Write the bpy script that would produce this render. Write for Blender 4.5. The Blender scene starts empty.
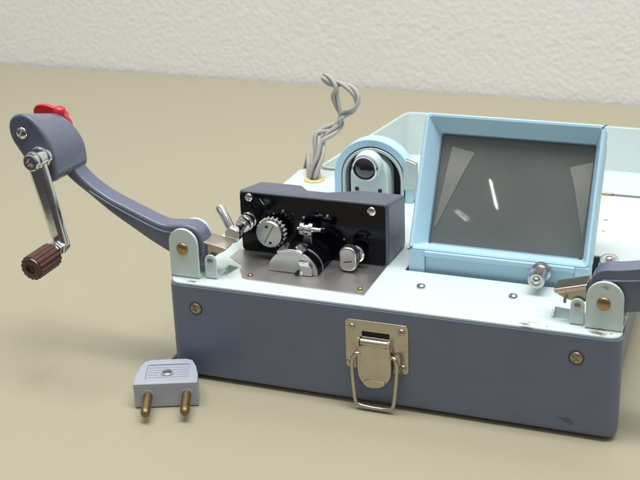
import bpy, bmesh, math, random
from mathutils import Vector, Matrix
random.seed(4)
S = 0.01                      # authored in centimetres, built in metres
sc = bpy.context.scene
C = sc.collection
PI = math.pi

# ------------------------------------------------------------------ materials
def mat(name, col, rough=.5, metal=0., bump=0., bscale=200., var=.06, vscale=30., dirt=None, dscale=60.,
        dthr=.66, coat=0., rvar=.0, spec=.5, aniso=0.):
    m = bpy.data.materials.new(name); m.use_nodes = True
    nt = m.node_tree; N = nt.nodes; L = nt.links
    b = N['Principled BSDF']
    b.inputs['Roughness'].default_value = rough
    b.inputs['Metallic'].default_value = metal
    b.inputs['Coat Weight'].default_value = coat
    b.inputs['Specular IOR Level'].default_value = spec
    b.inputs['Anisotropic'].default_value = aniso
    tc = N.new('ShaderNodeTexCoord')
    n = N.new('ShaderNodeTexNoise'); n.inputs['Scale'].default_value = vscale; n.inputs['Detail'].default_value = 6
    L.new(tc.outputs['Object'], n.inputs['Vector'])
    mx = N.new('ShaderNodeMix'); mx.data_type = 'RGBA'
    c = Vector(col)
    mx.inputs['A'].default_value = (*(c * (1 - var)), 1); mx.inputs['B'].default_value = (*(c * (1 + var)), 1)
    L.new(n.outputs['Fac'], mx.inputs['Factor'])
    out = mx.outputs['Result']
    if dirt:
        n2 = N.new('ShaderNodeTexNoise'); n2.inputs['Scale'].default_value = dscale; n2.inputs['Detail'].default_value = 9
        n2.inputs['Roughness'].default_value = .7
        L.new(tc.outputs['Object'], n2.inputs['Vector'])
        r = N.new('ShaderNodeValToRGB'); r.color_ramp.elements[0].position = dthr; r.color_ramp.elements[1].position = dthr + .03
        L.new(n2.outputs['Fac'], r.inputs['Fac'])
        m2 = N.new('ShaderNodeMix'); m2.data_type = 'RGBA'
        L.new(r.outputs['Color'], m2.inputs['Factor']); L.new(out, m2.inputs['A']); m2.inputs['B'].default_value = (*dirt, 1)
        out = m2.outputs['Result']
    L.new(out, b.inputs['Base Color'])
    if rvar:
        n3 = N.new('ShaderNodeTexNoise'); n3.inputs['Scale'].default_value = vscale * 2.3; n3.inputs['Detail'].default_value = 5
        L.new(tc.outputs['Object'], n3.inputs['Vector'])
        mr = N.new('ShaderNodeMapRange'); mr.inputs['To Min'].default_value = max(0.02, rough - rvar); mr.inputs['To Max'].default_value = rough + rvar
        L.new(n3.outputs['Fac'], mr.inputs['Value']); L.new(mr.outputs['Result'], b.inputs['Roughness'])
    if bump:
        n4 = N.new('ShaderNodeTexNoise'); n4.inputs['Scale'].default_value = bscale; n4.inputs['Detail'].default_value = 5
        L.new(tc.outputs['Object'], n4.inputs['Vector'])
        bp = N.new('ShaderNodeBump'); bp.inputs['Strength'].default_value = bump; bp.inputs['Distance'].default_value = .001
        L.new(n4.outputs['Fac'], bp.inputs['Height']); L.new(bp.outputs['Normal'], b.inputs['Normal'])
    return m

M = {}
M['case']   = mat('blue_grey_paint', (.140, .164, .238), .42, bump=.03, bscale=900, var=.10, vscale=60, dirt=(.05, .045, .04), dscale=55, dthr=.735, rvar=.08)
M['arm']    = mat('arm_enamel', (.120, .138, .200), .28, bump=.015, bscale=500, var=.12, vscale=80, rvar=.08, coat=.2)
M['block']  = mat('dark_slate_enamel', (.080, .094, .128), .34, bump=.02, bscale=500, var=.12, vscale=60, rvar=.07)
M['mint']   = mat('mint_enamel', (.60, .695, .69), .33, bump=.05, bscale=300, var=.04, vscale=25, dirt=(.30, .27, .22), dscale=70, dthr=.74, rvar=.06)
M['blue']   = mat('light_blue_plastic', (.46, .70, .86), .38, bump=.03, bscale=500, var=.04, vscale=30, rvar=.05)
M['pale']   = mat('pale_grey_enamel', (.55, .64, .64), .35, bump=.04, bscale=400, var=.05, vscale=40)
M['lidm']   = mat('lid_inner_enamel', (.60, .69, .68), .45, bump=.05, bscale=300, var=.05, vscale=15)
M['black']  = mat('black_gloss', (.003, .003, .006), .10, spec=.22, bump=.02, bscale=300, var=.3, vscale=60, dirt=(.10, .09, .10), dscale=95, dthr=.72, rvar=.06)
M['dark']   = mat('dark_void', (.008, .008, .010), .7)
M['chrome'] = mat('chrome', (.72, .72, .73), .13, 1., bump=.02, bscale=500, var=.08, vscale=120, rvar=.05)
M['satin']  = mat('satin_steel', (.55, .54, .53), .30, 1., bump=.03, bscale=600, var=.12, vscale=90, rvar=.06)
M['knurl']  = mat('knurled_nickel', (.75, .75, .74), .38, .55, var=.1, vscale=90)
M['plate']  = mat('brushed_plate', (.60, .59, .58), .40, 1., bump=.03, bscale=900, var=.12, vscale=50, rvar=.08)
M['latch']  = mat('aged_nickel', (.50, .46, .385), .33, 1., bump=.08, bscale=500, var=.22, vscale=110, dirt=(.18, .13, .08), dscale=160, dthr=.66, rvar=.10)
M['brass']  = mat('tarnished_brass', (.27, .19, .095), .5, 1., bump=.10, bscale=500, var=.30, vscale=200, rvar=.1)
M['brassd'] = mat('dull_brass', (.36, .27, .14), .36, 1., bump=.08, bscale=500, var=.30, vscale=200, rvar=.1)
M['screw']  = mat('dull_screw_steel', (.36, .32, .27), .36, 1., bump=.10, bscale=700, var=.35, vscale=250, rvar=.1)
M['red']    = mat('red_plastic', (.62, .015, .03), .30, var=.15, vscale=90, coat=.3)
M['brown']  = mat('brown_bakelite', (.070, .026, .016), .30, var=.35, vscale=130, bump=.05, coat=.2)
M['cord']   = mat('grey_pvc_cord', (.40, .39, .36), .5, var=.12, vscale=120, bump=.05)
M['plug']   = mat('grey_plug_plastic', (.36, .39, .45), .5, var=.06, vscale=120, bump=.06, bscale=600, dirt=(.22,.2,.18), dscale=120, dthr=.72)
M['foam']   = mat('yellowed_grommet', (.62, .50, .22), .8, var=.3, vscale=600, bump=.4, bscale=900)
M['copper'] = mat('coppery_steel', (.60, .52, .47), .2, 1., var=.12, vscale=60, rvar=.06)
M['lensb']  = mat('lens_coating', (.012, .010, .022), .03, var=.1, coat=1.0)
M['pinkp']  = mat('painted_reflection', (.52, .49, .46), .6, var=.03)
M['matte']  = mat('matte_screen', (.180, .196, .186), .75, var=.16, vscale=22)
M['inner']  = mat('inner_wall_dark', (.04, .042, .042), .8)
M['scuff']  = mat('scuff_mark', (.055, .052, .055), .7, var=.4, vscale=300)

def smudge(m, spots, off, col=(.035, .032, .030)):
    nt = m.node_tree; N = nt.nodes; L = nt.links; b = N['Principled BSDF']
    src = b.inputs['Base Color'].links[0].from_socket; tc = N['Texture Coordinate']
    for (p, rad, sc_, thr, str_) in spots:
        mp = N.new('ShaderNodeMapping'); L.new(tc.outputs['Object'], mp.inputs['Vector'])
        mp.inputs['Rotation'].default_value = (0, math.radians(18), 0); mp.inputs['Scale'].default_value = (sc_ * .35, sc_, sc_)
        n = N.new('ShaderNodeTexNoise'); n.inputs['Scale'].default_value = 1; n.inputs['Detail'].default_value = 9; n.inputs['Roughness'].default_value = .75
        L.new(mp.outputs[0], n.inputs['Vector'])
        d_ = N.new('ShaderNodeVectorMath'); d_.operation = 'SUBTRACT'; L.new(tc.outputs['Object'], d_.inputs[0])
        d_.inputs[1].default_value = tuple((Vector(p) - Vector(off)) * S)
        sc2 = N.new('ShaderNodeVectorMath'); sc2.operation = 'MULTIPLY'; sc2.inputs[1].default_value = (1, 1, 2.6); L.new(d_.outputs[0], sc2.inputs[0])
        ln_ = N.new('ShaderNodeVectorMath'); ln_.operation = 'LENGTH'; L.new(sc2.outputs[0], ln_.inputs[0])
        mr = N.new('ShaderNodeMapRange'); mr.inputs['From Min'].default_value = 0; mr.inputs['From Max'].default_value = rad * S
        mr.inputs['To Min'].default_value = .16; mr.inputs['To Max'].default_value = -.35; L.new(ln_.outputs['Value'], mr.inputs['Value'])
        ad = N.new('ShaderNodeMath'); L.new(n.outputs['Fac'], ad.inputs[0]); L.new(mr.outputs[0], ad.inputs[1])
        rr = N.new('ShaderNodeMapRange'); rr.inputs['From Min'].default_value = thr; rr.inputs['From Max'].default_value = thr + .08; rr.inputs['To Max'].default_value = str_
        L.new(ad.outputs[0], rr.inputs['Value'])
        x = N.new('ShaderNodeMix'); x.data_type = 'RGBA'; L.new(rr.outputs[0], x.inputs['Factor']); L.new(src, x.inputs['A']); x.inputs['B'].default_value = (*col, 1)
        src = x.outputs['Result']
    L.new(src, b.inputs['Base Color'])
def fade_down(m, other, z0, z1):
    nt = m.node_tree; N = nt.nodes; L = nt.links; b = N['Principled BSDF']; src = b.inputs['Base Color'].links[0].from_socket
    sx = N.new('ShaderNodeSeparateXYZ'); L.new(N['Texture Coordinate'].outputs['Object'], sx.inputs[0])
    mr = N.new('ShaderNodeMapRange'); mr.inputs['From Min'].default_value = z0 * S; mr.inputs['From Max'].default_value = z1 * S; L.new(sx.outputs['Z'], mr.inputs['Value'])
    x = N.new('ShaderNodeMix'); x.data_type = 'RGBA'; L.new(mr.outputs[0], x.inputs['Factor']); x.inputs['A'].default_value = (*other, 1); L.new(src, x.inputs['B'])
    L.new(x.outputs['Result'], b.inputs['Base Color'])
fade_down(M['pinkp'], (.24, .25, .24), 7.8, 12.6)  # screen reflections: their fade towards the bottom is painted into the colour
smudge(M['case'], [((23.3, 0, 1.0), 1.8, 420, .55, .6), ((20.6, 0, .75), 1.2, 500, .62, .6), ((24.2, 0, 2.3), 1.1, 380, .64, .5), ((5, 0, 1), 4, 300, .72, .35)], (13, 10.5, 0))
smudge(M['mint'], [((24.6, .3, 6.1), 1.6, 420, .53, .85), ((21, .3, 6.1), 1.6, 420, .55, .8), ((1.6, .3, 6.1), 1.6, 420, .56, .8), ((12, .2, 6.1), 8, 500, .685, .5), ((5, 2, 6.1), 4, 200, .70, .25), ((24.8, .7, 8.6), 1.1, 500, .54, .8)], (13, 10.5, 0), (.16, .11, .08))

def glass_mat():
    m = bpy.data.materials.new('smoky_screen_glass'); m.use_nodes = True
    nt = m.node_tree; N = nt.nodes; L = nt.links
    for n in list(N): N.remove(n)
    o = N.new('ShaderNodeOutputMaterial')
    tr = N.new('ShaderNodeBsdfTransparent'); tr.inputs['Color'].default_value = (.95, .95, .95, 1)
    pb = N.new('ShaderNodeBsdfPrincipled')
    pb.inputs['Base Color'].default_value = (.125, .135, .13, 1); pb.inputs['Roughness'].default_value = .02
    tc = N.new('ShaderNodeTexCoord')
    nz = N.new('ShaderNodeTexNoise'); nz.inputs['Scale'].default_value = 45; nz.inputs['Detail'].default_value = 8
    L.new(tc.outputs['Object'], nz.inputs['Vector'])
    rp = N.new('ShaderNodeValToRGB'); rp.color_ramp.elements[0].color = (.100, .110, .107, 1); rp.color_ramp.elements[1].color = (.150, .160, .155, 1)
    rp.color_ramp.elements[0].position = .3; rp.color_ramp.elements[1].position = .75
    L.new(nz.outputs['Fac'], rp.inputs['Fac']); L.new(rp.outputs['Color'], pb.inputs['Base Color'])
    n2 = N.new('ShaderNodeTexNoise'); n2.inputs['Scale'].default_value = 420; n2.inputs['Detail'].default_value = 3; L.new(tc.outputs['Object'], n2.inputs['Vector'])
    r2 = N.new('ShaderNodeMapRange'); r2.inputs['From Min'].default_value = .70; r2.inputs['From Max'].default_value = .78; r2.inputs['To Min'].default_value = .30; r2.inputs['To Max'].default_value = .75
    L.new(n2.outputs['Fac'], r2.inputs['Value'])
    ms = N.new('ShaderNodeMixShader'); L.new(r2.outputs[0], ms.inputs['Fac'])
    L.new(tr.outputs[0], ms.inputs[1]); L.new(pb.outputs[0], ms.inputs[2]); L.new(ms.outputs[0], o.inputs['Surface'])
    return m
M['glass'] = glass_mat()

def table_mat():
    m = mat('beige_laminate', (.362, .336, .240), .45, bump=.05, bscale=2200, var=.015, vscale=3.5, rvar=.05)
    nt = m.node_tree; N = nt.nodes; L = nt.links
    b = N['Principled BSDF']; src = b.inputs['Base Color'].links[0].from_socket
    tc = N['Texture Coordinate']
    n = N.new('ShaderNodeTexNoise'); n.inputs['Scale'].default_value = 900; n.inputs['Detail'].default_value = 4
    L.new(tc.outputs['Object'], n.inputs['Vector'])
    r = N.new('ShaderNodeValToRGB'); r.color_ramp.elements[0].position = .3; r.color_ramp.elements[1].position = .7
    r.color_ramp.elements[0].color = (.965, .965, .965, 1); r.color_ramp.elements[1].color = (1.025, 1.025, 1.025, 1)
    L.new(n.outputs['Fac'], r.inputs['Fac'])
    x = N.new('ShaderNodeMix'); x.data_type = 'RGBA'; x.blend_type = 'MULTIPLY'; x.inputs['Factor'].default_value = 1
    L.new(src, x.inputs['A']); L.new(r.outputs['Color'], x.inputs['B']); L.new(x.outputs['Result'], b.inputs['Base Color'])
    return m
M['table'] = table_mat()

def wall_mat():
    m = mat('white_roughcast', (.83, .825, .82), .85, var=.03, vscale=4)
    nt = m.node_tree; N = nt.nodes; L = nt.links
    b = N['Principled BSDF']; tc = N['Texture Coordinate']
    a = N.new('ShaderNodeTexNoise'); a.inputs['Scale'].default_value = 190; a.inputs['Detail'].default_value = 5; a.inputs['Roughness'].default_value = .55
    v = N.new('ShaderNodeTexVoronoi'); v.inputs['Scale'].default_value = 230; v.feature = 'SMOOTH_F1'
    L.new(tc.outputs['Object'], a.inputs['Vector']); L.new(tc.outputs['Object'], v.inputs['Vector'])
    s = N.new('ShaderNodeMath'); s.operation = 'SUBTRACT'
    L.new(a.outputs['Fac'], s.inputs[0]); L.new(v.outputs['Distance'], s.inputs[1])
    bp = N.new('ShaderNodeBump'); bp.inputs['Strength'].default_value = .34; bp.inputs['Distance'].default_value = .0013
    L.new(s.outputs[0], bp.inputs['Height']); L.new(bp.outputs['Normal'], b.inputs['Normal'])
    return m
M['wall'] = wall_mat()

# ------------------------------------------------------------------ mesh helpers
def tag(o, label=None, cat=None, group=None, kind=None):
    if label: o['label'] = label
    if cat: o['category'] = cat
    if group: o['group'] = group
    if kind: o['kind'] = kind
    return o

def axis_matrix(origin, direction, xhint=None):
    z = Vector(direction).normalized()
    h = Vector(xhint) if xhint else (Vector((1, 0, 0)) if abs(z.x) < .9 else Vector((0, 0, 1)))
    x = (h - z * h.dot(z)).normalized(); y = z.cross(x)
    m = Matrix.Identity(4)
    for i in range(3):
        m[i][0] = x[i]; m[i][1] = y[i]; m[i][2] = z[i]; m[i][3] = origin[i]
    return m

class MB:
    def __init__(s): s.bm = bmesh.new()
    def _add(s, vs, fs, mtx=None):
        vv = [s.bm.verts.new(mtx @ Vector(v) if mtx else Vector(v)) for v in vs]
        for f in fs:
            try: s.bm.faces.new([vv[i] for i in f])
            except ValueError: pass
        return s
    def box(s, x0, y0, z0, x1, y1, z1, mtx=None):
        vs = [(x, y, z) for z in (z0, z1) for y in (y0, y1) for x in (x0, x1)]
        return s._add(vs, [(0, 2, 3, 1), (4, 5, 7, 6), (0, 1, 5, 4), (2, 6, 7, 3), (0, 4, 6, 2), (1, 3, 7, 5)], mtx)
    def prism(s, poly, h0, h1, axis='z', mtx=None):
        """poly of 2-D points; axis y: points are (x,z); axis x: points are (y,z)"""
        f = {'z': lambda p, h: (p[0], p[1], h), 'y': lambda p, h: (p[0], h, p[1]), 'x': lambda p, h: (h, p[0], p[1])}[axis]
        n = len(poly)
        vs = [f(p, h0) for p in poly] + [f(p, h1) for p in poly]
        fs = [tuple(range(n)), tuple(range(n, 2 * n))] + [(i, (i + 1) % n, n + (i + 1) % n, n + i) for i in range(n)]
        return s._add(vs, fs, mtx)
    def loft(s, a, b, h0, h1, axis='z'):
        f = {'z': lambda p, h: (p[0], p[1], h), 'y': lambda p, h: (p[0], h, p[1])}[axis]
        n = len(a)
        return s._add([f(p, h0) for p in a] + [f(p, h1) for p in b], [tuple(range(n)), tuple(range(n, 2 * n))] + [(i, (i + 1) % n, n + (i + 1) % n, n + i) for i in range(n)])
    def lathe(s, prof, origin, direction, seg=40, xhint=None, teeth=None):
        """prof: list of (radius, distance along axis)"""
        m = axis_matrix(origin, direction, xhint)
        vs = []; fs = []
        for r, h in prof:
            for k in range(seg):
                a = 2 * PI * k / seg
                vs.append((r * math.cos(a), r * math.sin(a), h))
        P = len(prof)
        for j in range(P - 1):
            for k in range(seg):
                k2 = (k + 1) % seg
                fs.append((j * seg + k, j * seg + k2, (j + 1) * seg + k2, (j + 1) * seg + k))
        fs.append(tuple(range(seg))[::-1]); fs.append(tuple((P - 1) * seg + k for k in range(seg)))
        return s._add(vs, fs, m)
    def gear(s, r0, r1, n, h0, h1, origin, direction, duty=.5):
        m = axis_matrix(origin, direction)
        poly = []
        for k in range(n):
            a = 2 * PI * k / n; d = 2 * PI / n
            poly += [(r0 * math.cos(a), r0 * math.sin(a)), (r0 * math.cos(a + d * (1 - duty)), r0 * math.sin(a + d * (1 - duty))),
                     (r1 * math.cos(a + d * (1 - duty * .8)), r1 * math.sin(a + d * (1 - duty * .8))), (r1 * math.cos(a + d * .93), r1 * math.sin(a + d * .93))]
        return s.prism(poly, h0, h1, 'z', m)
    def tube(s, pts, r, seg=12, closed=False, taper=False):
        P = [Vector(p) for p in pts]; n = len(P)
        if closed: T = [(P[(i + 1) % n] - P[i - 1]).normalized() for i in range(n)]
        else: T = [(P[min(i + 1, n - 1)] - P[max(i - 1, 0)]).normalized() for i in range(n)]
        up = Vector((0, 0, 1)) if abs(T[0].z) < .9 else Vector((1, 0, 0))
        X = (up - T[0] * up.dot(T[0])).normalized(); vs = []
        for i in range(n):
            X = (X - T[i] * X.dot(T[i])).normalized(); Y = T[i].cross(X)
            for k in range(seg):
                a = 2 * PI * k / seg
                vs.append(P[i] + X * (r * math.cos(a)) + Y * (r * math.sin(a)))
        fs = []
        for i in range(n if closed else n - 1):
            j = (i + 1) % n
            for k in range(seg):
                k2 = (k + 1) % seg; fs.append((i * seg + k, i * seg + k2, j * seg + k2, j * seg + k))
        if not closed: fs += [tuple(range(seg))[::-1], tuple((n - 1) * seg + k for k in range(seg))]
        return s._add(vs, fs)
    def build(s, name, material, parent=None, bevel=0., bseg=2, smooth=35, sub=None):
        bm = s.bm
        bmesh.ops.remove_doubles(bm, verts=bm.verts, dist=1e-5)
        bmesh.ops.recalc_face_normals(bm, faces=bm.faces)
        off = Vector(parent['_o']) if parent is not None and '_o' in parent.keys() else Vector((0, 0, 0))
        for v in bm.verts: v.co = (v.co - off) * S
        me = bpy.data.meshes.new(name); bm.to_mesh(me); bm.free()
        o = bpy.data.objects.new(name, me); C.objects.link(o)
        for mm in (material if isinstance(material, list) else [material]): me.materials.append(mm)
        for p in me.polygons: p.use_smooth = True
        me.set_sharp_from_angle(angle=math.radians(smooth))
        if parent is not None:
            o.parent = parent
            o['_o'] = tuple(off)
        if bevel:
            b = o.modifiers.new('edge', 'BEVEL'); b.width = bevel * S; b.segments = bseg; b.limit_method = 'ANGLE'
            b.angle_limit = math.radians(40); b.harden_normals = True
        return o

def empty(name, loc, label, cat, group=None):
    o = bpy.data.objects.new(name, None); C.objects.link(o)
    o.empty_display_size = .02; o.location = Vector(loc) * S; o['_o'] = tuple(float(v) for v in loc)
    return tag(o, label, cat, group)

def cut(o, builder):
    """boolean-difference a closed MB volume out of o, baked into its mesh"""
    c = builder
    bm = c.bm; bmesh.ops.recalc_face_normals(bm, faces=bm.faces)
    off = Vector(o['_o']) if '_o' in o.keys() else Vector((0, 0, 0))
    for v in bm.verts: v.co = (v.co - off) * S
    me = bpy.data.meshes.new('cutter'); bm.to_mesh(me); bm.free()
    co = bpy.data.objects.new('cutter', me); C.objects.link(co)
    if o.parent: co.parent = o.parent
    hold = [(m_.type, m_.width, m_.segments) for m_ in o.modifiers]
    for m_ in list(o.modifiers): o.modifiers.remove(m_)
    md = o.modifiers.new('cut', 'BOOLEAN'); md.object = co; md.solver = 'EXACT'
    bpy.context.view_layer.update()
    dg = bpy.context.evaluated_depsgraph_get()
    new = bpy.data.meshes.new_from_object(o.evaluated_get(dg))
    o.modifiers.clear(); old = o.data; o.data = new; nm = old.name
    bpy.data.objects.remove(co); bpy.data.meshes.remove(me); bpy.data.meshes.remove(old); new.name = nm
    for p in new.polygons: p.use_smooth = True
    new.set_sharp_from_angle(angle=math.radians(35))
    for t, w, sg in hold:
        b = o.modifiers.new('edge', 'BEVEL'); b.width = w; b.segments = sg; b.limit_method = 'ANGLE'; b.angle_limit = math.radians(40); b.harden_normals = True

def rrect(x0, y0, x1, y1, r, n=6):
    pts = []
    for cx, cy, a0 in ((x1 - r, y0 + r, -90), (x1 - r, y1 - r, 0), (x0 + r, y1 - r, 90), (x0 + r, y0 + r, 180)):
        for k in range(n + 1):
            a = math.radians(a0 + 90 * k / n); pts.append((cx + r * math.cos(a), cy + r * math.sin(a)))
    return pts

def arch(cx, zb, zs, r, n=20):
    """arch outline in (x,z): straight sides from zb to zs, semicircle above"""
    return [(cx - r, zb)] + [(cx - r * math.cos(PI * k / n), zs + r * math.sin(PI * k / n)) for k in range(n + 1)] + [(cx + r, zb)]

def smoothloop(pts, it=2):
    P = list(pts)
    for _ in range(it):
        Q = []
        for a, b in zip(P, P[1:] + P[:1]): Q += [(a[0] * .75 + b[0] * .25, a[1] * .75 + b[1] * .25), (a[0] * .25 + b[0] * .75, a[1] * .25 + b[1] * .75)]
        P = Q
    return P

def smoothpath(pts, it=2):
    P = [Vector(p) for p in pts]
    for _ in range(it):
        Q = [P[0]]
        for a, b in zip(P[:-1], P[1:]): Q += [a * .75 + b * .25, a * .25 + b * .75]
        Q.append(P[-1]); P = Q
    return P

def screw(parent, pos, direction, r, material, kind='slot', dome=.35, name='screw', ang=30):
    h = r * dome
    mb = MB(); mb.lathe([(r, -.05), (r, h * .25), (r * .92, h * .6), (r * .7, h * .9), (r * .3, h * 1.05), (.001, h * 1.08)], pos, direction, 28)
    o = mb.build(name, material, parent, smooth=50)
    a = math.radians(ang)
    m = axis_matrix(pos, direction)
    for k in range(2 if kind == 'cross' else 1):
        w = r * .13; l = r * (.62 if kind == 'cross' else 1.1)
        rm = m @ Matrix.Rotation(a + k * PI / 2, 4, 'Z')
        cut(o, MB().box(-l, -w, h * .45, l, w, h * 2, rm))
    return o

# ------------------------------------------------------------------ setting
t = MB(); t.box(-120, -24, -3, 160, 64.0, 0)
table = t.build('table', M['table'], None, bevel=.15); tag(table, kind='structure')
w = MB(); w.box(-260, 64.4, -75, 320, 74, 165)
wall = w.build('wall', M['wall']); tag(wall, kind='structure')

# ------------------------------------------------------------------ the film viewer
V = empty('film_viewer', (13, 10.5, 0), 'blue-grey and mint portable film editing viewer with tilted screen and fold-out crank arms', 'film viewer')
SCR_WELL = (12.72, 5.38, 23.42, 10.6)
# case body
def plan(pts): return [(x - (.105 * min(y, 4.5) if x > 13 else 0), y) for x, y in pts]
def side_pts(x0, y0, x1, y1, r):     # rounded rectangle with one extra vertex part-way along the right flank
    p = rrect(x0, y0, x1, y1, r); return p[:7] + [(x1, 4.5)] + p[7:]
pt_ = plan(side_pts(0, 0, 26, 21.1, .75)); pb_ = [(x - (.085 * y if x > 13 else 0), y) for x, y in pt_]
b = MB(); b.loft(pb_, pt_, .12, 5.93)
case = b.build('case', M['case'], V)
# round the lower rim
bm = bmesh.new(); bm.from_mesh(case.data)
low = [e for e in bm.edges if all(v.co.z < .0015 for v in e.verts)]
bmesh.ops.bevel(bm, geom=low, offset=.45 * S, segments=5, affect='EDGES', profile=.5)
bm.to_mesh(case.data); bm.free()
for p in case.data.polygons: p.use_smooth = True
case.data.set_sharp_from_angle(angle=math.radians(40))
cut(case, MB().box(*SCR_WELL[:2], 3.0, *SCR_WELL[2:], 7))
# dark lining of the well
MB().box(SCR_WELL[0] + .03, SCR_WELL[1] + .03, 3.02, SCR_WELL[2] - .03, SCR_WELL[3] - .03, 3.1).build('well_lining', M['dark'], V)
for x, y in ((1.3, 1.3), (24.3, 1.3), (1.3, 19.8), (22.0, 19.8)):
    MB().lathe([(.55, 0), (.6, .14)], (x, y, 0), (0, 0, 1), 20).build('rubber_foot', M['dark'], V)
# top plate
b = MB(); b.prism(plan(side_pts(.1, .1, 25.9, 21.0, .7)), 5.93, 6.12)
top = b.build('top_plate', M['mint'], V, bevel=.07, bseg=3)
cut(top, MB().box(*SCR_WELL[:2], 5, *SCR_WELL[2:], 7))
for tp, di in (([(22.0, 1.45), (23.1, 1.42), (23.1, 2.9), (21.85, 3.1)], .06), ([(2.45, 1.75), (3.0, 1.75), (3.3, 3.1), (2.5, 3.3)], .06)):
    cut(top, MB().prism(tp, 5, 7)); cut(case, MB().prism(tp, 5.2, 7))
    cx_ = sum(p[0] for p in tp) / 4; cy_ = sum(p[1] for p in tp) / 4
    ins = [(cx_ + (p[0] - cx_) * .90, cy_ + (p[1] - cy_) * .90) for p in tp]
    ty = MB().prism([(cx_ + (p[0] - cx_) * .995, cy_ + (p[1] - cy_) * .995) for p in tp], 5.25, 6.10).build('catch_tray', M['mint'], V)
    cut(ty, MB().prism(ins, 5.45, 7))
for a in ((22.22, 16.42, 22.62, 16.55), (22.42, 14.5, 22.74, 14.62)):
    MB().box(a[0] + .1, a[1], 6.10, a[2], a[3] - .04, 6.126).build('slot_mark', M['dark'], V)
# front screws
for x, z, an in ((1.8, 4.62, 20), (23.65, 4.75, 55)):
    MB().lathe([(.40, 0), (.42, .05), (.36, .07)], (x, 0.03, z), (0, -1, 0), 28).build('screw_washer', M['scuff'], V)
    screw(V, (x, -.03, z), (0, -1, 0), .33, M['screw'], 'cross', .3, ang=an)
for x, y in ((14.33, 3.27), (19.52, 3.42)):
    screw(V, (x, y, 6.12), (0, 0, 1), .27, M['chrome'], 'slot', .8, ang=75)
# scuffs and chips, thin paint-loss flakes on the front
def flake(name, cx, cz, w_, h_, material, y=-.004, n=9):
    pts = []
    for k in range(n):
        a = 2 * PI * k / n; q = random.uniform(.45, 1.)
        pts.append((cx + w_ * q * math.cos(a), cz + h_ * q * math.sin(a)))
    MB().prism(pts, y, .01, 'y').build(name, material, V)
for cx, cz, w_, h_ in ((21.0, 3.4, .05, .04), (14.9, 4.3, .05, .05), (20.4, .8, .06, .03)):
    flake('paint_scuff', cx, cz, w_, h_, M['scuff'])
def chip(cx, cy, w_, h_):
    pts = [(cx + w_ * random.uniform(.4, 1) * math.cos(2 * PI * k / 8), cy + h_ * random.uniform(.4, 1) * math.sin(2 * PI * k / 8)) for k in range(8)]
    MB().prism(pts, 6.1, 6.124).build('paint_chip', M['scuff'], V)
for c in ((24.7, .42, .22, .06), (24.35, .35, .14, .05), (20.9, .38, .25, .03), (1.6, .36, .16, .05), (.95, .42, .08, .05), (25.3, .5, .1, .07), (16.1, 5.2, .1, .02), (22.0, .4, .09, .04), (7.0, .33, .1, .03)): chip(*c)

# ---- latch
lp = MB().prism(rrect(10.97, 2.33, 14.6, 5.3, .22), -.09, .01, 'y').build('latch', M['latch'], V, bevel=.03)
cut(lp, MB().box(11.95, -.5, 4.33, 13.52, .5, 4.66))
MB().box(11.9, -.012, 4.28, 13.57, -.004, 4.70).build('latch_slot', M['dark'], lp)
for x, z, an in ((11.36, 4.85, 40), (14.22, 4.88, 5), (11.2, 2.68, 80), (14.28, 2.7, 30)):
    screw(lp, (x, -.09, z), (0, -1, 0), .2, M['latch'], 'slot', .5, ang=an)
MB().lathe([(.1, 0), (.2, .03), (.2, 1.62), (.1, 1.65)], (11.93, -.30, 4.12), (1, 0, 0), 24).build('hinge_barrel', M['latch'], lp)
for x in (11.78, 13.52):
    MB().prism([(-.5, 3.75), (-.5, 4.2), (-.38, 4.36), (-.15, 4.38), (-.08, 4.3), (-.08, 3.55), (-.42, 3.55)], x, x + .13, 'x').build('hinge_lug', M['latch'], lp, bevel=.03)
tg = [(11.86, 4.02), (13.56, 4.05), (13.72, 3.6), (13.74, 2.3), (13.5, 1.85), (13.15, 1.55), (12.65, 1.42), (12.2, 1.5), (11.95, 1.75), (11.74, 2.2), (11.74, 3.6)]
MB().prism(smoothloop(tg), -.47, -.36, 'y').build('hasp_tongue', M['latch'], lp, bevel=.05, bseg=3)
MB().prism(smoothloop([(12.0, 1.9), (13.5, 1.94), (13.2, 1.55), (12.65, 1.42), (12.2, 1.5)]), -.53, -.46, 'y').build('tongue_lip', M['latch'], lp, bevel=.02)
lw = smoothpath([(12.0, -.35, 3.35), (11.8, -.5, 3.5), (11.6, -.55, 3.35), (11.45, -.55, 2.9), (11.6, -.55, .75), (11.7, -.55, .35), (12.1, -.55, .22), (13.3, -.55, .2), (13.8, -.55, .35),
                 (13.92, -.55, .8), (14.12, -.55, 2.9), (14.05, -.55, 3.3), (13.9, -.5, 3.48), (13.6, -.35, 3.35)], 2)
MB().tube(lw, .115, 12).build('bail_loop', M['latch'], lp, smooth=60)

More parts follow.
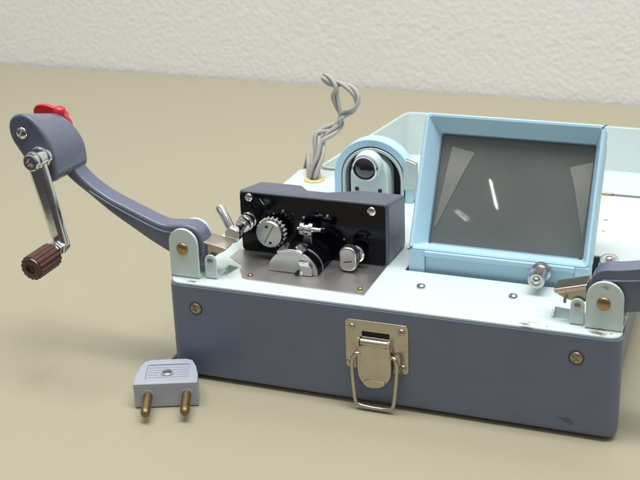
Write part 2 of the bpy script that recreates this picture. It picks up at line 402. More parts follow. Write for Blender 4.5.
# ---- hinge brackets: two ears, small pin lug
def bracket(x0, x1, zt, small_x, tilt):
    cx = (x0 + x1) / 2; r = (x1 - x0) / 2
    e = MB()
    for y0 in (.72, 2.50):
        e.prism(arch(cx, 6.1, zt - r, r, 16), y0, y0 + .2, 'y')
    e.box(x0, .72, 6.12, x1, 2.70, 6.26)
    br = e.build('hinge_bracket', M['mint'], V, bevel=.05, bseg=2)
    MB().lathe([(.36, 0), (.36, .04), (.3, .10), (.05, .12)], (cx - .05, .72, zt - 1.22), (0, -1, 0), 28).build('hinge_pin', M['brassd'], br, smooth=50)
    MB().lathe([(.2, 0), (.2, 1.9)], (cx - .05, .75, zt - 1.22), (0, 1, 0), 20).build('pivot_rod', M['satin'], br, smooth=50)
    l = MB().prism(arch(small_x, 6.1, 7.25, .36, 12), 1.0, 1.13, 'y').build('small_lug', M['mint'], br, bevel=.03)
    MB().lathe([(.17, 0), (.17, .05), (.1, .1)], (small_x, 1.0, 7.24), (0, -1, 0), 20).build('lug_rivet', M['screw'], br, smooth=50)
    MB().box(small_x - .36, 1.0, 6.12, small_x + .36, 2.3, 6.2).build('lug_foot', M['mint'], br, bevel=.02)
    return br
bracket(-.02, 1.80, 9.15, 2.42, 0)
bracket(23.88, 25.80, 8.86, 23.42, 0)

# ---- left reel arm with gear housing and crank
AF = [(-7.2, 12.9), (-6.3, 12.3), (-5.5, 11.35), (-4.09, 10.45), (-2.69, 9.9), (-1.37, 9.36), (-.49, 9.08), (.43, 9.2), (1.2, 9.23), (1.75, 8.95), (2.05, 8.3), (2.08, 7.7), (1.86, 7.04),
      (1.3, 6.8), (.6, 7.0), (-.33, 7.42), (-1.43, 7.98), (-2.58, 8.68), (-3.96, 9.5), (-5.28, 10.5), (-6.3, 11.2), (-7.4, 12.2)]
arm = MB().prism(smoothloop(AF), 1.12, 2.38, 'y').build('reel_arm', M['arm'], V, bevel=.2, bseg=4)
# raised rib along the upper flank of the arm
rib = smoothpath([(-5.2, 1.13, 10.72), (-4.05, 1.13, 10.1), (-2.7, 1.13, 9.5), (-1.4, 1.13, 8.95), (-.5, 1.13, 8.66), (.2, 1.13, 8.68)], 2)
MB().tube(rib, .07, 8).build('arm_rib', M['arm'], arm, smooth=60)
MB().box(1.55, 1.3, 7.0, 2.2, 2.3, 8.2).build('arm_foot', M['arm'], arm, bevel=.15)
# folded metal stop plate
def stop_plate(pts, parent, m_, y0=1.25, y1=2.35):
    e = MB(); e.prism(pts, y0, y1, 'y')
    return e.build('stop_plate', m_, parent, bevel=.05)
stop_plate([(1.75, 8.2), (3.25, 7.9), (3.15, 7.75), (2.85, 7.6), (2.0, 6.95), (1.8, 7.0)], arm, M['latch'], 1.35, 2.45)
MB().prism([(1.7, 8.22), (3.3, 7.92), (3.4, 8.02), (1.75, 8.36)], 1.2, 2.6, 'y').build('stop_flange', M['latch'], arm, bevel=.03)

HF = [(-5.93, 12.0), (-5.96, 13.3), (-6.10, 14.0), (-6.45, 14.75), (-6.96, 15.38), (-7.35, 15.70), (-7.85, 15.86), (-8.4, 15.72), (-8.75, 15.35), (-8.86, 14.8), (-8.72, 14.2), (-8.4, 13.7),
      (-7.67, 12.6), (-7.2, 11.95), (-6.5, 11.75)]
HF = smoothloop(HF)
HB = [(x, 12 + (z - 12) * (.77 if z > 12 else 1) - .1) for x, z in HF]
head = MB().loft(HF, HB, -.9, 2.6, 'y').build('gear_housing', M['arm'], arm, bevel=.22, bseg=4)
screw(arm, (-7.92, -.9, 14.67), (0, -1, 0), .36, M['chrome'], 'slot', .4, ang=60)
rd = MB().prism(smoothloop([(-9.3, 13.6), (-7.0, 13.3), (-6.9, 14.2), (-7.2, 14.75), (-7.85, 15.12), (-8.6, 15.33), (-9.25, 15.25), (-9.5, 14.8)]), 2.62, 2.95, 'y')
rd.build('red_reel_flange', M['red'], arm, bevel=.08)
MB().lathe([(.52, 0), (.52, .3), (.36, .5), (.36, .9), (.2, 1.05)], (-8.1, 2.9, 14.4), (0, 1, 0), 28).build('red_spindle', M['red'], arm, smooth=50)
MB().lathe([(.36, 0), (.38, .2), (.34, .42), (.2, .52), (.01, .55)], (-7.7, 2.75, 14.72), (.2, -.1, 1), 24).build('red_cap', M['red'], arm, smooth=50)
# crank
ck = MB(); ck.lathe([(.66, 0), (.66, .22), (.58, .28), (.58, .9), (.50, .96), (.50, 1.2), (.42, 1.27), (.26, 1.27), (.22, 1.05), (.01, 1.05)], (-6.75, -.9, 13.38), (0, -1, 0), 36)
crank = ck.build('crank', M['chrome'], arm, smooth=40)
P0 = Vector((-6.80, 0, 13.30)); P1 = Vector((-5.72, 0, 8.30)); d = (P1 - P0).normalized(); q = Vector((d.z, 0, -d.x))
def lever(P0, P1, w0, w1, y0, y1):
    n = 10; pts = []
    for k in range(n + 1):
        a = PI * k / n; v = P0 - d * (w0 * math.sin(a)) + q * (w0 * math.cos(a)); pts.append((v.x, v.z))
    for k in range(n + 1):
        a = PI * k / n; v = P1 + d * (w1 * math.sin(a)) - q * (w1 * math.cos(a)); pts.append((v.x, v.z))
    return MB().prism(pts, y0, y1, 'y')
lever(P0, P1, .58, .46, -1.85, -1.15).build('crank_lever', M['chrome'], arm, bevel=.30, bseg=5)
MB().lathe([(.50, 0), (.50, .12), (.42, .2), (.42, .42), (.28, .5), (.28, .9)], (-5.78, -1.7, 8.25), (0, -1, 0), 6, xhint=(1, 0, .4)).build('crank_nut', M['chrome'], arm, bevel=.03)
kd = Vector((-.06, -1, -.04))
kb = MB(); kb.gear(.69, .74, 16, 0, 1.9, (-5.95, -2.35, 8.0), kd, .55)
kb.lathe([(.55, -.12), (.66, .0)], (-5.95, -2.35, 8.0), kd, 30)
kb.lathe([(.66, 1.85), (.6, 2.0), (.3, 2.02), (.28, 1.9), (.01, 1.9)], (-5.95, -2.35, 8.0), kd, 30)
kb.build('crank_knob', M['brown'], arm, bevel=.03)

# ---- right reel arm, swung outward past the corner
AR = [(23.95, 8.05), (23.95, 8.6), (24.2, 9.1), (24.7, 9.38), (25.3, 9.40), (26.4, 9.62), (28.5, 10.1), (31.5, 11.0), (34.0, 12.0), (34.3, 11.4), (31.5, 9.5), (29.0, 8.0), (27.2, 7.35),
      (26.4, 7.2), (25.4, 7.0), (24.5, 6.9), (24.0, 7.2)]
arr = MB().prism(smoothloop(AR), 1.12, 2.38, 'y').build('reel_arm', M['arm'], V, bevel=.2, bseg=4)
MB().tube(smoothpath([(24.6, 1.12, 8.75), (25.5, 1.12, 8.8), (26.6, 1.12, 8.95), (28.6, 1.12, 9.5), (31.5, 1.12, 10.4)], 2), .07, 8).build('arm_rib', M['arm'], arr, smooth=60)
HR = [(28.2 - p[0], p[1] + .3) for p in HF]
MB().loft(HR, [(x, 12.3 + (z - 12.3) * (.77 if z > 12.3 else 1)) for x, z in HR], -.9, 2.6, 'y').build('gear_housing', M['arm'], arr, bevel=.22, bseg=4)
stop_plate([(23.85, 8.25), (22.35, 7.8), (22.3, 7.6), (22.7, 7.4), (23.2, 7.3), (23.8, 7.35)], arr, M['latch'], 1.30, 2.3)
MB().prism([(23.85, 8.42), (22.1, 7.92), (22.2, 7.66), (23.85, 8.14)], 1.15, 2.45, 'y').build('stop_flange', M['copper'], arr, bevel=.07, bseg=3)
MB().lathe([(.09, 0), (.09, .35)], (22.75, 1.15, 7.62), (0, -.3, -1), 12).build('stop_peg', M['copper'], arr)

# ---- viewing screen
TH = math.radians(27.5); un = Vector((0, math.sin(TH), math.cos(TH))); nn = Vector((0, -math.cos(TH), math.sin(TH)))
OR = Vector((0, 5.55, 7.4))
def sp(x, s, d_): v = OR + un * s - nn * d_; return (x, v.y, v.z)       # x, height up the slope, depth behind the rim
def ring_surface(mb, loops, close=False):
    n = len(loops[0]); vs = [p for l in loops for p in l]; fs = []
    m_ = len(loops)
    for j in range(m_ if close else m_ - 1):
        k = (j + 1) % m_
        for i in range(n): fs.append((j * n + i, j * n + (i + 1) % n, k * n + (i + 1) % n, k * n + i))
    mb._add(vs, fs)
def rl(x0, s0, x1, s1, r, d_, bow=0): return [sp(a, b_ + bow * ((a - (x0 + x1) / 2) / ((x1 - x0) / 2)) ** 2, d_) for a, b_ in rrect(x0, s0, x1, s1, r, 5)]
fr = MB()
ring_surface(fr, [rl(12.96, .02, 23.16, 7.9, .25, 1.5), rl(12.88, -.0, 23.24, 8.02, .28, .10), rl(12.96, .06, 23.16, 7.95, .26, 0.0), rl(13.10, .18, 23.03, 7.83, .2, .02),
                  rl(13.72, .50, 22.72, 7.05, .12, .86), rl(13.75, .53, 22.69, 7.02, .12, 1.05), rl(13.75, .53, 22.69, 7.02, .12, 1.3)], close=True)
frame = fr.build('screen_frame', M['blue'], V, smooth=30)
# lower apron: side posts, ledge, recessed panel
ap = MB()
ap.box(12.90, 5.56, 4.4, 13.85, 6.8, 7.38); ap.box(22.45, 5.56, 4.4, 23.22, 6.8, 7.38)
ap.prism([(5.56, 7.02), (5.50, 7.1), (5.50, 7.32), (5.56, 7.40), (6.9, 7.40), (6.9, 7.02)], 13.85, 22.45, 'x')
ap.box(13.85, 5.72, 4.4, 22.45, 6.8, 7.02)
ap.build('screen_apron', M['blue'], V, bevel=.04)
MB().box(13.9, 5.60, 6.96, 22.4, 5.71, 7.015).build('apron_groove', M['pale'], V)
# hood body behind the glass (thin shell, tapering back)
hb = MB()
ring_surface(hb, [rl(13.0, .05, 23.12, 7.88, .25, 1.5), rl(13.1, .1, 23.02, 7.6, .5, 3.0), rl(14.0, .2, 22.2, 6.4, .6, 4.3), rl(14.2, .5, 22.0, 6.1, .6, 4.4), rl(14.2, .5, 22.0, 6.1, .6, 4.2),
                  rl(13.3, .3, 22.9, 7.4, .4, 2.9), rl(13.2, .3, 22.9, 7.6, .25, 1.5)], close=True)
hb.build('screen_hood', M['blue'], V, smooth=50)
MB()._add([sp(14.1, .4, 4.3), sp(22.1, .4, 4.3), sp(22.1, 6.2, 4.3), sp(14.1, 6.2, 4.3)], [(0, 1, 2, 3)]).build('hood_back', M['inner'], V)
# glass, very slightly convex
g = MB(); nx, ns = 24, 18; vs = []; fs = []
for j in range(ns + 1):
    for i in range(nx + 1):
        u, v = i / nx * 2 - 1, j / ns * 2 - 1
        vs.append(sp(18.22 + u * 4.52, 3.78 + v * 3.3, .95 - .10 * (1 - u * u * .6 - v * v * .4)))
for j in range(ns):
    for i in range(nx): fs.append((j * (nx + 1) + i, j * (nx + 1) + i + 1, (j + 1) * (nx + 1) + i + 1, (j + 1) * (nx + 1) + i))
g._add(vs, fs); g.build('screen_glass', M['glass'], V, smooth=60)
MB()._add([sp(13.8, .6, 1.22), sp(22.65, .6, 1.22), sp(22.65, 6.98, 1.22), sp(13.8, 6.98, 1.22)], [(0, 1, 2, 3)]).build('matte_screen', M['matte'], V)
# pale wedge panels standing in for the reflections in the glass
MB()._add([sp(*p, 1.18) for p in [(14.40, 6.34), (15.78, 6.06), (15.20, 4.72), (14.74, 3.45), (14.35, 2.43), (14.02, 1.53), (13.90, 1.60)]], [tuple(range(7))]).build('painted_reflection', M['pinkp'], V)
MB()._add([sp(*p, 1.18) for p in [(21.32, 5.67), (22.6, 6.08), (22.58, 4.05), (22.5, 1.67), (22.10, 3.06), (21.75, 4.46)]], [tuple(range(6))]).build('painted_reflection', M['pinkp'], V)
# seam lines where the moulding has parted
MB().tube(smoothpath([sp(12.84, -.02, .03), sp(12.98, .02, -.03), sp(13.1, .16, -.02), sp(13.4, .34, .40), sp(13.72, .5, .84)], 2), .03, 6).build('frame_seam', M['dark'], V)
MB().tube(smoothpath([sp(23.26, 8.02, .05), sp(23.12, 7.93, -.03), sp(23.03, 7.83, -.02), sp(22.88, 7.45, .40), sp(22.72, 7.05, .84)], 2), .03, 6).build('frame_seam', M['dark'], V)

# ---- guide rollers
def roller(name_pos, d_, L_, r=.47):
    mb = MB(); mb.lathe([(r * 1.18, 0), (r * 1.18, .18), (r * .92, .24), (r * .92, L_ - .1), (r * 1.0, L_ - .06), (r * 1.0, L_), (r * .72, L_ + .03), (r * .55, L_ + .0)], name_pos, d_, 36)
    o = mb.build('guide_roller', M['satin'], V, smooth=40)
    p = Vector(name_pos) + Vector(d_).normalized() * L_
    screw(o, p, d_, r * .42, M['chrome'], 'slot', .7, ang=10)
    return o
roller((20.65, 5.45, 7.0), (0, -1, .02), 1.45)
roller((24.25, 6.0, 7.4), (0, -.25, 1), .6, .5)
MB().lathe([(.2, 0), (.2, 1.6)], (24.25, 6.15, 6.1), (0, -.1, 1), 16).build('roller_post', M['satin'], V)

# ---- film gate block
gp = MB().prism([(4.35, 1.5), (11.62, 1.3), (11.6, 5.55), (2.15, 5.55), (2.12, 4.25), (3.35, 3.25), (3.5, 2.6), (4.1, 1.62)], 6.12, 6.17).build('gate_plate', M['plate'], V, bevel=.012, bseg=1)
for x, y in ((4.45, 1.98), (11.17, 2.0)):
    screw(V, (x, y, 6.17), (0, 0, 1), .17, M['brassd'], 'slot', .7, ang=40)
foot = [(2.30, 5.56), (11.66, 5.60), (11.72, 8.9), (8.9, 8.9), (7.4, 7.2), (6.2, 7.2), (5.2, 8.75), (2.35, 8.75)]
hb = MB()
vb = [(x, y, 6.12) for x, y in foot]; 
def ztop(y): return 10.02 - max(0, y - 6.0) * .2
vt = [(x, y, ztop(y)) for x, y in foot]; n = len(foot)
hb._add(vb + vt, [tuple(range(n)), tuple(range(n, 2 * n))] + [(i, (i + 1) % n, n + (i + 1) % n, n + i) for i in range(n)])
block = hb.build('gate_block', M['block'], V, bevel=.24, bseg=4)
fp = MB().prism(rrect(2.42, 6.18, 11.54, 9.90, .28), 5.46, 5.58, 'y').build('face_plate', M['black'], V, bevel=.03)
screw(V, (3.02, 5.46, 9.62), (0, -1, 0), .25, M['chrome'], 'cross', .4, ang=10)
screw(V, (10.74, 5.46, 9.52), (0, -1, 0), .27, M['chrome'], 'slot', .45, ang=8)
# small rivets and scratches on the face
for x, z, r in ((5.2, 9.0, .07), (4.6, 8.75, .06), (5.8, 8.85, .05), (6.5, 8.7, .09), (8.0, 8.95, .09), (8.9, 8.3, .05), (10.6, 7.9, .05), (9.0, 7.6, .06), (7.4, 9.2, .04)):
    MB().lathe([(r, 0), (r * .8, .05), (.01, .06)], (x, 5.47, z), (0, -1, 0), 12).build('face_rivet', M['scuff'] if r < .06 else M['plate'], V)
MB().prism([(3.95, 9.25), (4.0, 9.27), (3.72, 9.62), (3.70, 9.60)], 5.45, 5.47, 'y').build('face_scratch', M['pale'], V)
# thumb lever
tl = MB(); tl.lathe([(.50, 0), (.50, .3), (.36, .36), (.36, .5), (.50, .55), (.50, .74), (.36, .8), (.36, .95), (.44, 1.0), (.44, 1.2), (.28, 1.26), (.28, 2.0), (.40, 2.05), (.48, 2.2), (.48, 2.75), (.44, 2.82), (.01, 2.84)],
                   (3.05, 5.46, 8.3), (.02, -1, -.02), 36)
lv = tl.build('thumb_lever', M['chrome'], V, smooth=40)
MB().lathe([(.24, 0), (.26, .3), (.28, 1.66), (.24, 1.77), (.01, 1.78)], (3.0, 3.1, 8.25), (-.55, .2, .78), 24).build('lever_bar', M['chrome'], lv, smooth=50)
# knurled focus knob
kn = MB(); kn.lathe([(.45, 0), (.45, .4), (.70, .42), (.72, .5), (.72, 1.0), (.66, 1.06), (.01, 1.06)], (4.68, 5.46, 7.82), (0, -1, 0), 40)
k_ = kn.build('focus_knob', M['chrome'], V, smooth=40)
MB().gear(.80, .93, 20, .45, .80, (4.68, 5.46, 7.82), (0, -1, 0), .45).build('knurled_ring', M['knurl'], k_, bevel=.015)
MB().lathe([(.80, .60), (.84, .66), (.84, 1.0), (.79, 1.08), (.01, 1.09)], (4.68, 5.46, 7.82), (0, -1, 0), 44).build('knob_disc', M['satin'], k_, smooth=40)
MB().box(-.66, -.025, 0, .66, .025, .012, axis_matrix((4.68, 4.38, 7.82), (0, -1, 0)) @ Matrix.Rotation(math.radians(62), 4, 'Z')).build('knob_line', M['scuff'], k_)
for x, z in ((4.55, 8.3), (4.75, 7.3)):
    MB().lathe([(.09, 0), (.09, .02)], (x, 4.375, z), (0, -1, 0), 14).build('knob_hole', M['dark'], k_)
# centre pressure roller on its yoke
ry = MB(); ry.lathe([(.10, 0), (.12, .2), (.40, .24), (.42, .46), (.30, .5), (.30, .72), (.42, .76), (.40, .98), (.16, 1.0), (.14, 1.5)], (6.45, 4.55, 8.35), (1, .05, 0), 28)
pr_ = ry.build('pressure_roller', M['chrome'], V, smooth=40)
MB().box(6.62, 4.5, 8.2, 6.75, 5.5, 8.75).build('roller_yoke', M['chrome'], pr_, bevel=.04)
MB().lathe([(.24, 0), (.24, .25), (.1, .3)], (7.95, 4.6, 8.35), (1, .05, 0), 20).build('yoke_cap', M['black'], pr_, smooth=50)
MB().prism([(6.7, 7.3), (7.3, 7.3), (7.25, 8.2), (6.9, 8.3)], 4.6, 4.8, 'y').build('spring_strip', M['plate'], pr_, bevel=.03)
# splicer drum
def drum(cx, zb, a, b_, n=24): return [(cx - a, zb)] + [(cx - a * math.cos(PI * k / n), zb + .15 + b_ * math.sin(PI * k / n)) for k in range(1, n)] + [(cx + a, zb)]
dr = MB().prism(drum(6.75, 6.17, 1.50, 1.18), 3.14, 5.5, 'y').build('splicer_drum', M['black'], V, bevel=.03)
MB().prism(drum(6.70, 6.19, 1.52, 1.22), 2.98, 3.12, 'y').build('drum_face', M['satin'], dr, bevel=.04)
MB().prism([(p[0], p[1] + .02) for p in drum(6.75, 6.17, 1.53, 1.22)], 3.75, 3.87, 'y').build('drum_band', M['plate'], dr, bevel=.02)
MB().prism([(p[0], p[1] + .02) for p in drum(6.75, 6.17, 1.52, 1.21)], 4.5, 4.56, 'y').build('drum_band', M['black'], dr, bevel=.02)
MB().prism([(5.85, 7.42), (6.35, 7.55), (6.9, 7.6), (7.4, 7.46), (7.4, 7.56), (6.9, 7.74), (6.3, 7.70), (5.8, 7.54)], 2.8, 4.1, 'y').build('drum_clip', M['chrome'], dr, bevel=.03)
MB().prism([(7.1, 6.2), (7.95, 6.2), (7.92, 6.75), (7.75, 6.98), (7.1, 7.02), (7.25, 6.6)], 2.78, 3.0, 'y').build('drum_catch', M['chrome'], dr, bevel=.05)
MB().prism([(6.9, 6.18), (7.15, 6.18), (7.1, 6.35), (6.95, 6.35)], 2.76, 2.99, 'y').build('catch_tooth', M['dark'], dr)
MB().lathe([(.08, 0), (.1, .3)], (7.3, 2.85, 6.2), (0, -.2, 1), 12).build('catch_peg', M['chrome'], dr)
# right latch knob: disc and flattened button
rk = MB(); rk.lathe([(.30, 0), (.30, .35), (.50, .4), (.54, .5), (.54, .62), (.46, .70), (.01, .70)], (9.90, 5.46, 7.0), (0, -1, 0), 36)
r_ = rk.build('winder_button', M['chrome'], V, smooth=40)
MB().prism(rrect(9.20, 6.25, 10.24, 7.72, .46, 8), 3.95, 4.62, 'y').build('button_cap', M['satin'], r_, bevel=.12, bseg=4)
MB().box(-.26, -.03, 0, .26, .03, .012, axis_matrix((9.74, 3.945, 6.85), (0, -1, 0)) @ Matrix.Rotation(math.radians(12), 4, 'Z')).build('button_slot', M['scuff'], r_)

# ---- lamp house with lens
la = MB(); A = lambda r, y, zb=6.1: [(x, y, z) for x, z in arch(7.22, zb, 7.78, r, 28)]
def arch_tunnel(r_out, r_in, y0, y1, cx, zs, zb=6.12):
    mb = MB(); n = 28
    o_, i_ = arch(cx, zb, zs, r_out, n), arch(cx, zb, zs, r_in, n)
    vs = [(x, y0, z) for x, z in o_] + [(x, y0, z) for x, z in i_] + [(x, y1, z) for x, z in o_] + [(x, y1, z) for x, z in i_]
    m_ = len(o_); fs = []
    for k in range(m_ - 1):
        fs += [(k, k + 1, m_ + k + 1, m_ + k), (2 * m_ + k, 2 * m_ + k + 1, 3 * m_ + k + 1, 3 * m_ + k), (k, k + 1, 2 * m_ + k + 1, 2 * m_ + k), (m_ + k, m_ + k + 1, 3 * m_ + k + 1, 3 * m_ + k)]
    for k in (0, m_ - 1): fs.append((k, m_ + k, 3 * m_ + k, 2 * m_ + k))
    return mb._add(vs, fs)
lh = arch_tunnel(2.72, 2.22, 16.0, 16.95, 7.22, 7.60).build('lamp_house', M['blue'], V, bevel=.06, bseg=3)
arch_tunnel(2.2, 2.14, 16.12, 16.9, 7.22, 7.60).build('lamp_house_gap', M['dark'], lh)
arch_tunnel(2.14, 1.93, 15.95, 16.9, 7.22, 7.60).build('inner_hoop', M['pale'], lh, bevel=.04)
MB().prism(arch(7.22, 6.12, 7.6, 1.94), 16.8, 16.9, 'y').build('lamp_cavity', M['dark'], lh)
MB().prism(arch(7.22, 6.12, 7.6, 2.70), 16.95, 17.1, 'y').build('lamp_back', M['blue'], lh, bevel=.04)
lm = MB().prism(arch(7.18, 6.12, 7.95, 1.30), 15.3, 16.82, 'y').build('lens_mount', M['pale'], lh, bevel=.16, bseg=4)
ln = MB(); ln.lathe([(.98, 0), (.96, .35), (.88, .6), (.84, .75), (.84, .80), (.76, .82), (.74, .72), (.01, .72)], (7.22, 15.35, 8.85), (0, -1, 0), 44)
ln.build('lens_barrel', M['pale'], lh, smooth=50)
le = MB(); le.lathe([(.74, 0), (.69, .08), (.57, .16), (.40, .22), (.18, .26), (.01, .265)], (7.22, 14.48, 8.85), (0, -1, 0), 40)
MB().lathe([(.86, .76), (.86, .98), (.80, 1.03), (.73, 1.0), (.71, .80)], (7.22, 15.35, 8.85), (0, -1, 0), 44).build('lens_ring', M['chrome'], lh, smooth=40)
le.build('lens', M['lensb'], lh, smooth=70)
for x in (6.35, 7.95):
    MB().box(x - .12, 15.27, 6.95, x + .12, 15.31, 7.2).build('mount_slot', M['dark'], lh)
tb = MB().prism([(9.35, 7.05), (10.05, 7.1), (10.2, 7.3), (10.2, 8.9), (9.6, 9.1), (9.35, 9.0)], 15.95, 16.3, 'y')
tb.build('side_tab', M['pale'], lh, bevel=.03)
MB().prism([(9.28, 6.95), (10.1, 6.98), (10.28, 7.25), (10.28, 8.97), (9.6, 9.2), (9.28, 9.1)], 16.08, 16.25, 'y').build('tab_backing', M['pale'], lh)  # pale backing plate, slightly larger than the tab
MB().box(9.2, 16.3, 6.12, 10.1, 17.0, 8.3).build('lamp_side_housing', M['pale'], lh, bevel=.2)

# ---- open lid lying behind, hinged on the rear edge
LA = math.radians(-5.3); HP = Vector((0, 21.45, 6.02))
lt = Matrix.Translation(HP) @ Matrix.Rotation(LA, 4, 'X')
ld = MB(); ld.prism(rrect(1.15, .15, 25.4, 21.8, 1.0, 8), -3.85, 0, 'z', lt)
lid = ld.build('lid', [M['lidm']], V)
cut(lid, MB().prism(rrect(1.33, .33, 25.22, 21.62, .85, 8), -3.65, 2, 'z', lt))
MB().tube([lt @ Vector((x, y, 0.0)) for x, y in rrect(1.24, .24, 25.31, 21.71, .92, 8)], .10, 8, closed=True).build('lid_rim', M['lidm'], V, smooth=60)
for x in (5.0, 21.7):
    h = MB(); h.lathe([(.1, 0), (.1, 1.0)], (x - .5, 21.28, 6.12), (1, 0, 0), 16); h.box(x - .45, 20.9, 6.12, x + .45, 21.25, 6.15)
    h.build('lid_hinge', M['screw'], V)

# ---- yellowed cord grommet
MB().lathe([(.72, 0), (.74, .05), (.62, .1), (.35, .1), (.3, .02), (.01, .02)], (1.95, 18.75, 6.12), (0, 0, 1), 30).build('cord_grommet', M['foam'], V, smooth=40)
MB().lathe([(.34, 0), (.34, .015)], (1.95, 18.75, 6.215), (0, 0, 1), 20).build('grommet_hole', M['dark'], V)

# ------------------------------------------------------------------ power cord (two loosely twisted flex loops standing up)
mainp = [(1.75, 18.8, 6.0), (1.78, 19.0, 7.0), (2.05, 19.3, 8.0), (1.85, 19.7, 8.9), (1.9, 20.2, 9.25), (2.5, 20.6, 9.35), (3.0, 20.9, 9.55), (3.3, 21.0, 10.1), (3.0, 21.0, 11.0), (2.8, 21.0, 11.7),
         (3.0, 21.0, 12.2), (2.6, 21.1, 12.6), (2.0, 21.2, 12.95), (1.9, 21.4, 12.75), (2.5, 21.5, 12.35), (3.2, 21.4, 12.45), (3.9, 21.2, 12.25), (4.45, 21.0, 11.8), (4.55, 20.9, 11.2),
         (4.2, 20.8, 10.7), (3.5, 20.8, 10.45), (3.2, 20.8, 10.0), (3.3, 20.9, 9.6), (2.8, 20.4, 9.15), (2.2, 20.0, 8.75), (2.2, 19.7, 8.2), (2.3, 19.3, 7.6), (2.15, 18.9, 6.8), (2.12, 18.75, 6.0)]
P = smoothpath(mainp, 3)
# offset a second strand that winds slowly round the first
def twin(P, off, turns, ph=0):
    out = []
    n = len(P)
    for i, p in enumerate(P):
        T = (P[min(i + 1, n - 1)] - P[max(i - 1, 0)]).normalized(); X = T.cross(Vector((0, 1, .1))).normalized(); Y = T.cross(X)
        a = ph + turns * 2 * PI * i / n
        out.append(p + (X * math.cos(a) + Y * math.sin(a)) * off)
    return out
pc = MB().tube(twin(P, .15, 5), .155, 10).build('power_cord', M['cord'], V, smooth=70)
MB().tube(twin(P, .15, 5, PI), .155, 10).build('cord_strand', M['cord'], pc, smooth=70)
# the lead drops behind the rear left corner and runs along the case side
down = smoothpath([(1.5, 18.9, 6.15), (1.35, 19.3, 7.3), (1.0, 20.3, 7.6), (.4, 21.5, 6.6), (-.35, 21.9, 4.5), (-.6, 21.6, 2.0), (-.7, 20.5, .5), (-.8, 17, .17), (-1.0, 12, .17), (-.7, 7, .17), (-.75, 3, .2), (-.75, 1.2, .4),
                   (-.45, .1, .65), (0.1, -.6, .75), (.45, -1.2, .75)], 3)
MB().tube(down, .17, 10).build('cord_lead', M['cord'], pc, smooth=70)

# ------------------------------------------------------------------ plug
PO = Vector((-.28, -4.3, 0)); ang = math.radians(22.0)
pl = empty('power_plug', tuple(PO), 'light grey two-pin mains plug with brass pins lying in front of the case corner', 'plug')
pm = Matrix.Translation(PO) @ Matrix.Rotation(ang, 4, 'Z')
body = [(0.0, 0), (3.62, 0), (3.60, .9), (3.42, 2.0), (3.15, 2.75), (2.8, 2.95), (.75, 2.95), (.4, 2.75), (.15, 2.0), (.02, .9)]
pb = MB().prism(body, .05, 1.55, 'z', pm).build('plug_body', M['plug'], pl, bevel=.16, bseg=4)
cut(pb, MB().box(.62, .50, 1.44, 3.0, 2.35, 2.2, pm))
rb = MB()
for k in range(6):
    if k in (2, 3):
        rb.box(.70, .62 + k * .29, 1.42, 1.30, .74 + k * .29, 1.475, pm); rb.box(2.30, .62 + k * .29, 1.42, 2.92, .74 + k * .29, 1.475, pm)
    else: rb.box(.70, .62 + k * .29, 1.42, 2.92, .74 + k * .29, 1.475, pm)
rb.build('grip_ribs', M['plug'], pl, bevel=.02)
MB().lathe([(.40, 0), (.40, .08), (.33, .09), (.31, .02), (.01, .02)], pm @ Vector((1.8, 1.42, 1.44)), (0, 0, 1), 30).build('screw_collar', M['plug'], pl, smooth=40)
screw(pl, pm @ Vector((1.8, 1.42, 1.46)), (0, 0, 1), .27, M['screw'], 'slot', .25, ang=35)
for x in (.80, 2.98):
    MB().lathe([(.34, 0), (.34, .05), (.28, .06)], pm @ Vector((x, 0.02, .82)), pm.to_3x3() @ Vector((0, -1, 0)), 24).build('pin_collar', M['plug'], pl)
    MB().lathe([(.26, -.1), (.265, 1.5), (.25, 1.70), (.17, 1.84), (.01, 1.87)], pm @ Vector((x, 0, .82)), pm.to_3x3() @ Vector((.0, -1, -.12)), 26).build('pin', M['brass'], pl, smooth=50)
MB().lathe([(.42, -.1), (.34, .35), (.26, .5)], pm @ Vector((1.8, 2.93, .8)), pm.to_3x3() @ Vector((0, 1, 0)), 20).build('cord_sleeve', M['plug'], pl, smooth=50)

for o in bpy.data.objects:
    if '_o' in o.keys(): del o['_o']

# ------------------------------------------------------------------ light
wd = bpy.data.worlds.new('World'); sc.world = wd; wd.use_nodes = True
nt = wd.node_tree; bg = nt.nodes['Background']
tc = nt.nodes.new('ShaderNodeTexCoord'); sx = nt.nodes.new('ShaderNodeSeparateXYZ'); nt.links.new(tc.outputs['Generated'], sx.inputs[0])
rp = nt.nodes.new('ShaderNodeValToRGB'); mr = nt.nodes.new('ShaderNodeMapRange'); mr.inputs['From Min'].default_value = -1
nt.links.new(sx.outputs['Z'], mr.inputs['Value']); nt.links.new(mr.outputs['Result'], rp.inputs['Fac'])
cr = rp.color_ramp; cr.elements[0].color = (.05, .048, .045, 1); cr.elements[0].position = .0
cr.elements[1].color = (.75, .76, .76, 1); cr.elements[1].position = 1.
e = cr.elements.new(.49); e.color = (.10, .10, .095, 1); e = cr.elements.new(.62); e.color = (.34, .34, .34, 1)
nt.links.new(rp.outputs['Color'], bg.inputs['Color']); bg.inputs['Strength'].default_value = .78

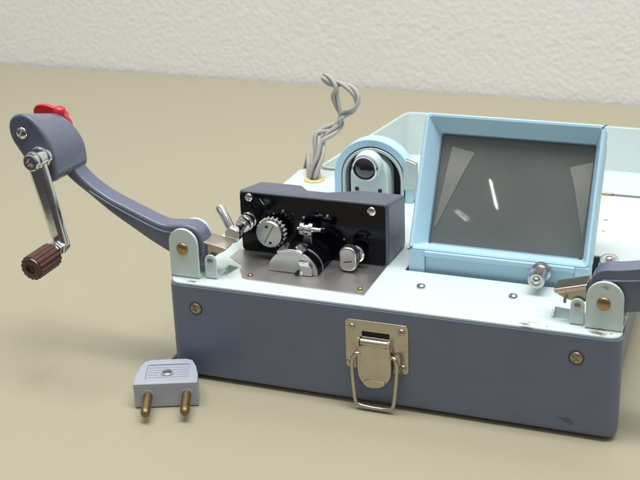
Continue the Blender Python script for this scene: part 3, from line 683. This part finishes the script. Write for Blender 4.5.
def area(name, loc, target, sx_, sy_, power, col=(1, 1, 1), roll=None):
    l = bpy.data.lights.new(name, 'AREA'); l.shape = 'RECTANGLE'; l.size = sx_ * S; l.size_y = sy_ * S; l.energy = power; l.color = col
    o = bpy.data.objects.new(name, l); C.objects.link(o); o.location = Vector(loc) * S
    dv = (Vector(target) - Vector(loc)).normalized()
    o.matrix_world = Matrix.Translation(Vector(loc) * S) @ axis_matrix((0, 0, 0), -dv, roll).to_3x3().to_4x4()
    return o
# ceiling fluorescent tubes, running front to back
area('ceiling_light', (-60.5, -269, 200), (-60.5, -269, 0), 0.8, 30, 1.6, (1, .98, .94), (1, 0, 0))
for dx in (0, 2.4):
    area('ceiling_light', (-85 + dx, -296 + dx * .5, 200), (-85 + dx, -296 + dx * .5, 0), .3, 12, .22, (1, .98, .94), (.86, .5, 0))
area('ceiling_light', (-15, -5, 190), (20, 15, 0), 130, 60, 26, (1, .99, .965), (1, 0, 0))
area('ceiling_light', (75, -10, 190), (25, 25, 0), 110, 60, 21, (1, .99, .965), (1, 0, 0))

# ------------------------------------------------------------------ camera
cd = bpy.data.cameras.new('camera'); cam = bpy.data.objects.new('camera', cd); C.objects.link(cam); sc.camera = cam
yaw, pitch, roll, f = .377233089, .383555462, -.036602304, 1264.30159
fw = Vector((-math.sin(yaw) * math.cos(pitch), math.cos(yaw) * math.cos(pitch), -math.sin(pitch)))
r = fw.cross(Vector((0, 0, 1))).normalized(); u = r.cross(fw); c_, s_ = math.cos(roll), math.sin(roll)
R_, U_ = r * c_ + u * s_, u * c_ - r * s_
m = Matrix.Identity(4)
for i in range(3): m[i][0] = R_[i]; m[i][1] = U_[i]; m[i][2] = -fw[i]
m.translation = Vector((32.9684306, -58.8699731, 35.2986052)) * S
cam.matrix_world = m
cd.sensor_width = 36; cd.lens = f / 640 * 36; cd.clip_start = .01; cd.clip_end = 50
cd.dof.use_dof = True; cd.dof.focus_distance = .74; cd.dof.aperture_fstop = 22

sc.view_settings.view_transform = 'Standard'; sc.view_settings.look = 'None'; sc.view_settings.exposure = 0
